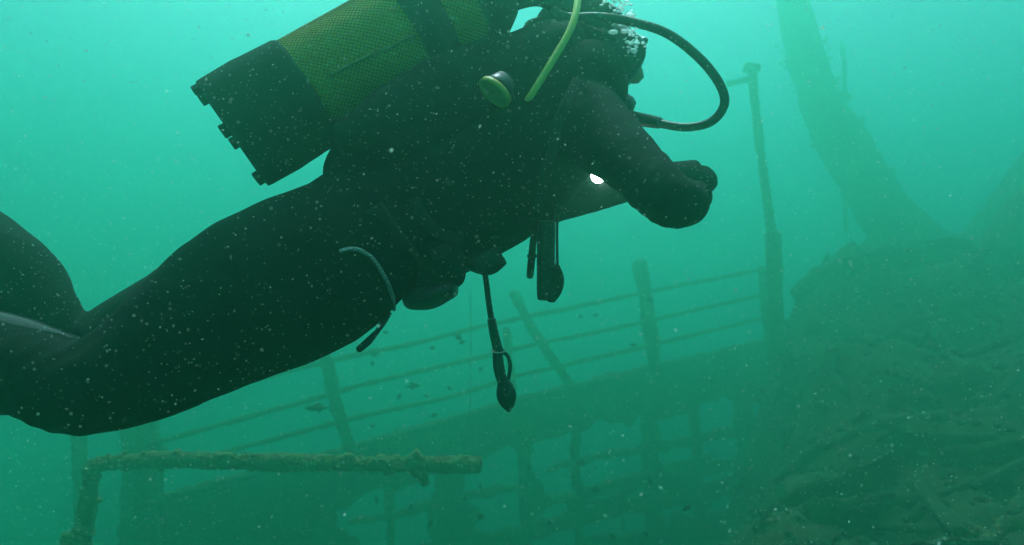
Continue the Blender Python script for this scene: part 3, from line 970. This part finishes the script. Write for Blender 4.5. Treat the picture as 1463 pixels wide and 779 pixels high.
# ------------------------------------------------------------------ regulator: first stage, hoses, second stages
rg = empty('regulator', P(790, -30, 1.34), 'regulator with looping black hose and a yellow spare hose over the diver\'s shoulder', 'regulator')
fs = P(792, -34, 1.36)
first = MB().lathe([(-.03, .012), (-.03, .026), (.0, .029), (.03, .026), (.045, .018)], fs, (0.5, 0.1, 0.8), 24).build('first_stage', M['chrome'], rg)
MB().tube([vt + ax * .045, (vt + ax * .06 + fs) / 2, fs], 0.017, seg=14).build('yoke', M['chrome'], rg)
pts = [fs, P(788, 8, 1.32), P(812, 24, 1.27), P(856, 24, 1.22), P(905, 32, 1.19), P(955, 49, 1.17), P(1002, 86, 1.16), P(1030, 124, 1.165), P(1034, 152, 1.175), P(1014, 175, 1.20), P(978, 182, 1.23), P(936, 175, 1.27)]
bh = MB().tube(pts, 0.0080, seg=14, sub=10).build('black_hose', M['hose'], rg)
MB().tube([P(944, 176, 1.262), P(938, 175, 1.268), P(905, 169, 1.30), P(896, 167, 1.31)], [.0095, .0115, .0135, .0135], seg=14, sub=4, rnd=.2).build('strain_relief', M['hose'], bh)
sec = MB().lathe([(-.03, .015), (-.028, .030), (-.01, .037), (.012, .036), (.022, .030), (.026, .012)], P(884, 158, 1.33), (0.8, -0.1, -0.5), 28).build('second_stage', M['plastic'], rg)
MB().tube([P(888, 172, 1.33), P(878, 196, 1.32)], 0.014, 0.035, seg=12, rnd=.4).build('exhaust_tee', M['plastic'], sec)
pts = [fs, P(812, -46, 1.26), P(822, -24, 1.2), P(825, 4, 1.16), P(815, 42, 1.13), P(790, 86, 1.12), P(764, 128, 1.12), P(750, 148, 1.13), P(741, 158, 1.16)]
yh = MB().tube(pts, 0.0062, seg=14, sub=10).build('yellow_hose', M['yellow_hose'], rg)
MB().tube([P(752, 145, 1.128), P(742, 158, 1.14), P(735, 164, 1.16)], 0.0088, seg=14, sub=3).build('hose_end', M['hose'], yh)
# spare second stage: yellow rimmed round cover on a dark body
oc = P(708, 131, 1.05)
on = Vector((-0.60, -0.26, -0.76)).normalized()
octo = MB().lathe([(-.030, .007), (-.028, .017), (-.010, .024), (.0, .0265)], oc, on, 36).build('spare_second_stage', M['plastic'], rg)
MB().lathe([(-.003, .0265), (-.003, .0288), (.003, .0296), (.006, .0284), (.006, .0262), (.002, .0258)], oc, on, 48).build('rim', M['octo_yellow'], octo)
MB().lathe([(.0, .0262), (.004, .0258), (.0055, .019), (.0042, .018), (.006, .011), (.0065, .002)], oc, on, 40).build('purge_cover', M['octo_face'], octo)
MB().tube([oc - on * .02, P(728, 146, 1.14), P(740, 158, 1.15)], 0.012, seg=12, sub=4).build('hose_joint', M['hose'], octo)

# ------------------------------------------------------------------ things hanging under the chest
lg = empty('hanging_lanyard', P(722, 590, 1.12), 'short hose with a clip and pointed gauge hanging straight below the belly', 'lanyard')
d_ = 1.13
MB().tube([P(692, 384, d_), P(695, 405, d_), P(698, 430, d_), P(703, 462, d_), P(711, 498, d_)], [.0048, .0048, .0050, .0052, .0052], seg=12, sub=6).build('cord', M['hose'], lg)
MB().tube([P(702, 456, d_), P(706, 478, d_), P(712, 502, d_)], [.0072, .0080, .0085], seg=12, rnd=.3, sub=4).build('sleeve', M['plastic'], lg)
MB().tube([P(712 + 10 * cos(a), 501 + 3 * sin(a), d_ - .008 * sin(a)) for a in [2 * pi * k / 16 for k in range(17)]], 0.0012, seg=6).build('ring', M['clear'], lg)
clip = MB().tube([P(711, 503, d_), P(712, 520, d_), P(715, 536, d_), P(720, 550, d_)], [.0085, .0095, .0095, .0085], seg=12, rnd=.5, sub=4).build('clip', M['plastic'], lg)
MB().tube([P(717, 503, d_), P(725, 508, d_), P(729, 522, d_), P(727, 538, d_), P(723, 548, d_)], 0.0032, seg=10, sub=5).build('gate', M['plastic'], clip)
ga = MB().tube([P(719, 545, d_), P(722, 556, d_), P(724, 568, d_), P(726, 580, d_), P(727, 588, d_)], [.010, .0155, .0165, .011, .003], [.008, .011, .011, .008, .003], seg=18, rnd=.3, sub=5).build('gauge', M['plastic'], lg)
MB().ball(P(731, 560, d_ - .011), .0055, .002, .011, 12).build('gauge_glass', M['tape'], ga)

tc_ = empty('hanging_torch', P(784, 432, 1.2), 'stubby black torch hanging on two cords below the diver\'s chest', 'torch')
d_ = 1.2
MB().tube([P(781, 318, d_), P(780, 345, d_), P(780, 380, d_), P(781, 412, d_), P(782, 426, d_)], [.016, .0165, .0165, .018, .018], seg=20, rnd=.25, sub=5).build('barrel', M['plastic'], tc_)
MB().tube([P(788, 385, d_), P(793, 400, d_), P(790, 416, d_), P(786, 428, d_)], [.016, .0165, .0155, .010], seg=16, rnd=.5, sub=4).build('head', M['rubber'], tc_)
MB().ball(P(789, 417, d_ - .015), .008, .004, .007, 10).build('lens', M['tape'], tc_)
for x0, x1 in ((789, 791), (795, 797)):
    MB().tube([P(x0 + 6, 298, d_ - .01), P(x0 + 1, 322, d_), P(x1 - 1, 360, d_), P(x1, 392, d_)], 0.0024, seg=8, sub=5).build('cord', M['hose'], tc_)
MB().ball(P(791, 375, d_ - .004), .005, .004, .006, 10).build('cord_lock', M['clear'], tc_)
hk = empty('hanging_strap', P(757, 397, 1.2), 'short dark strap end hanging just left of the torch', 'strap')
MB().tube([P(764, 330, d_), P(761, 352, d_), P(759, 376, d_), P(757, 395, d_)], [.006, .0062, .0068, .0062], [.004] * 4, seg=10, rnd=.7, sub=5).build('webbing', M['webbing'], hk)
MB().box(P(760, 366, d_), .017, .010, .007, None, .002).build('slider', M['plastic'], hk)

# lit lamp above the far forearm
dl = empty('dive_lamp', P(850, 255, 1.36), 'small lit dive lamp shining white between the arms', 'lamp')
ld = Vector((0.30, -0.93, -0.12)).normalized()
lc = P(855, 250, 1.385)
MB().lathe([(-.07, .010), (-.068, .014), (-.02, .014), (-.012, .019), (.0, .0205), (.0, .0175), (-.004, .0175)], lc, ld, 24).build('housing', M['plastic'], dl)
MB().lathe([(-.003, .001), (-.003, .0172), (.0, .0172), (.003, .010), (.003, .001)], lc, ld, 24).build('lens', M['lens'], dl)

# ------------------------------------------------------------------ bubbles, drifting particles, fish
rb = random.Random(11)
mb = MB()
for _ in range(320):
    t = rb.random() ** 0.8
    x = 908 - 44 * t + rb.gauss(0, 6 + 8 * t)
    y = 74 - 125 * t + rb.gauss(0, 6)
    r = rb.choice((.0012, .0018, .0025, .0035)) * rb.uniform(.7, 1.3)
    mb.ball(P(x, y, 1.26 + rb.uniform(-.05, .05)), r * rb.uniform(1, 1.6), r, r * rb.uniform(.6, .9), 10)
for x, y, r in [(900, 22, .0085), (892, 45, .006), (905, 72, .006), (876, 46, .007), (896, 60, .004), (886, 12, .006), (880, -6, .007)]:
    mb.ball(P(x, y, 1.22), r * 1.3, r, r * .6, 14)
tag(mb.build('air_bubbles', M['bubble']), 'silvery exhaled air bubbles rising past the diver\'s mask', 'bubbles', kind='stuff')

mb = MB()
rs = random.Random(5)


def flake(c, s):
    v = [c + Vector((rs.gauss(0, s), rs.gauss(0, s), rs.gauss(0, s))) * .6 for _ in range(4)]
    mb.add(v, [(0, 1, 2), (0, 2, 3), (0, 3, 1), (1, 3, 2)])


for _ in range(52000):
    y = rs.uniform(0.50, 1.15)
    flake(Vector((rs.uniform(-1.15, 1.15), y, rs.uniform(-.7, .7))), rs.uniform(.00035, .00115) * (2.0 if rs.random() < .03 else 1))
for _ in range(2600):
    flake(Vector((rs.uniform(-3, 3.5), rs.uniform(1.2, 4), rs.uniform(-1.8, 1.8))), rs.uniform(.001, .003))
tag(mb.build('marine_snow', M['snow'], smooth=False), 'pale specks of drifting particles in front of the diver and wreck', 'particles', kind='stuff')


def fish_mesh(deep):
    f = MB()
    prof = [(0, .02), (.08, .10), (.22, .17), (.42, .20), (.62, .15), (.80, .07), (.9, .045)]
    rows = []
    for h, r in prof:
        rows.append([Vector((.5 - h, r * .42 * cos(2 * pi * k / 10), r * deep * sin(2 * pi * k / 10))) for k in range(10)])
    f.grid(rows, True, True)
    f.add([(-.38, .012, 0), (-.38, -.012, 0), (-.56, 0, .17 * deep), (-.48, 0, 0), (-.56, 0, -.17 * deep)], [(0, 2, 3), (1, 3, 2), (0, 3, 4), (1, 4, 3), (0, 1, 2), (0, 4, 1)])
    f.add([(.18, .01, .17 * deep), (.18, -.01, .17 * deep), (-.05, 0, .33 * deep), (-.25, 0, .12 * deep)], [(0, 2, 3), (1, 3, 2), (0, 1, 2), (0, 3, 1)])
    f.add([(.05, .01, -.17 * deep), (.05, -.01, -.17 * deep), (-.08, 0, -.30 * deep), (-.2, 0, -.12 * deep)], [(0, 2, 3), (1, 3, 2), (0, 1, 2), (0, 3, 1)])
    return f


proto = [fish_mesh(.9).build('small_fish', M['fish']), fish_mesh(1.25).build('small_fish', M['fish'])]
meshes = [o.data for o in proto]
for o in proto: bpy.data.objects.remove(o)
spots = [(536, 511, 12, 0), (529, 521, 8, 70), (573, 568, 12, -50), (579, 588, 11, -60), (590, 557, 18, 5), (652, 486, 11, -30), (662, 492, 10, 20), (540, 453, 14, 0), (551, 478, 9, 10),
         (585, 415, 9, 0), (618, 500, 9, 15), (470, 630, 13, 30), (474, 590, 8, 0), (534, 612, 8, 30), (610, 568, 9, 0), (645, 583, 9, 80), (620, 597, 12, 10), (690, 530, 9, 60),
         (640, 556, 8, 40), (470, 728, 12, 5), (535, 716, 14, 75), (590, 728, 11, 25), (618, 752, 14, 60), (634, 736, 10, 40), (666, 714, 8, 40), (687, 743, 11, 10), (684, 695, 9, 80), (694, 694, 10, 80),
         (756, 671, 9, 50), (830, 667, 12, 0), (850, 670, 6, 30), (890, 652, 9, 60), (817, 684, 9, 30), (853, 706, 14, 5), (926, 690, 12, 55), (944, 688, 11, 75), (986, 729, 16, 35), (1057, 697, 10, 40), (1073, 672, 14, 25),
         (980, 762, 10, 20), (922, 766, 10, 50), (872, 770, 12, 50), (787, 749, 9, 30), (767, 767, 20, 5), (788, 412, 9, 0), (930, 433, 10, 10), (850, 453, 9, 0), (1000, 448, 8, 0), (905, 496, 10, 0), (830, 455, 7, 20)]
for i, (x, y, s, a) in enumerate(spots):
    if i % 4 == 3: continue
    d = rs.uniform(5.0, 7.0)
    o = bpy.data.objects.new('small_fish', meshes[i % 2])
    COL.objects.link(o)
    o.location = P(x, y, d)
    sc = s * d / F * 1.15
    o.scale = (sc, sc, sc)
    o.rotation_euler = (0, radians(-a if i % 3 else a), radians(rs.choice((0, 180)) + rs.uniform(-35, 35)))
    if x < 720 and y < 640:
        tag(o, 'tiny dark fish in the open water behind the railing under the diver', 'fish', 'tiny fish under the diver')
    elif y < 560:
        tag(o, 'tiny dark fish by the railing right of the hanging lanyard', 'fish', 'tiny fish by the right part of the railing')
    else:
        tag(o, 'tiny dark fish in front of the torn hull side', 'fish', 'tiny fish in front of the hull')
o = bpy.data.objects.new('dark_fish', meshes[0])
COL.objects.link(o)
o.location = P(455, 590, 5.0)
o.scale = (.19, .19, .14)
o.rotation_euler = (0, 0, radians(188))
tag(o, 'largest dark fish, level in the water left of the leaning stanchion', 'fish')
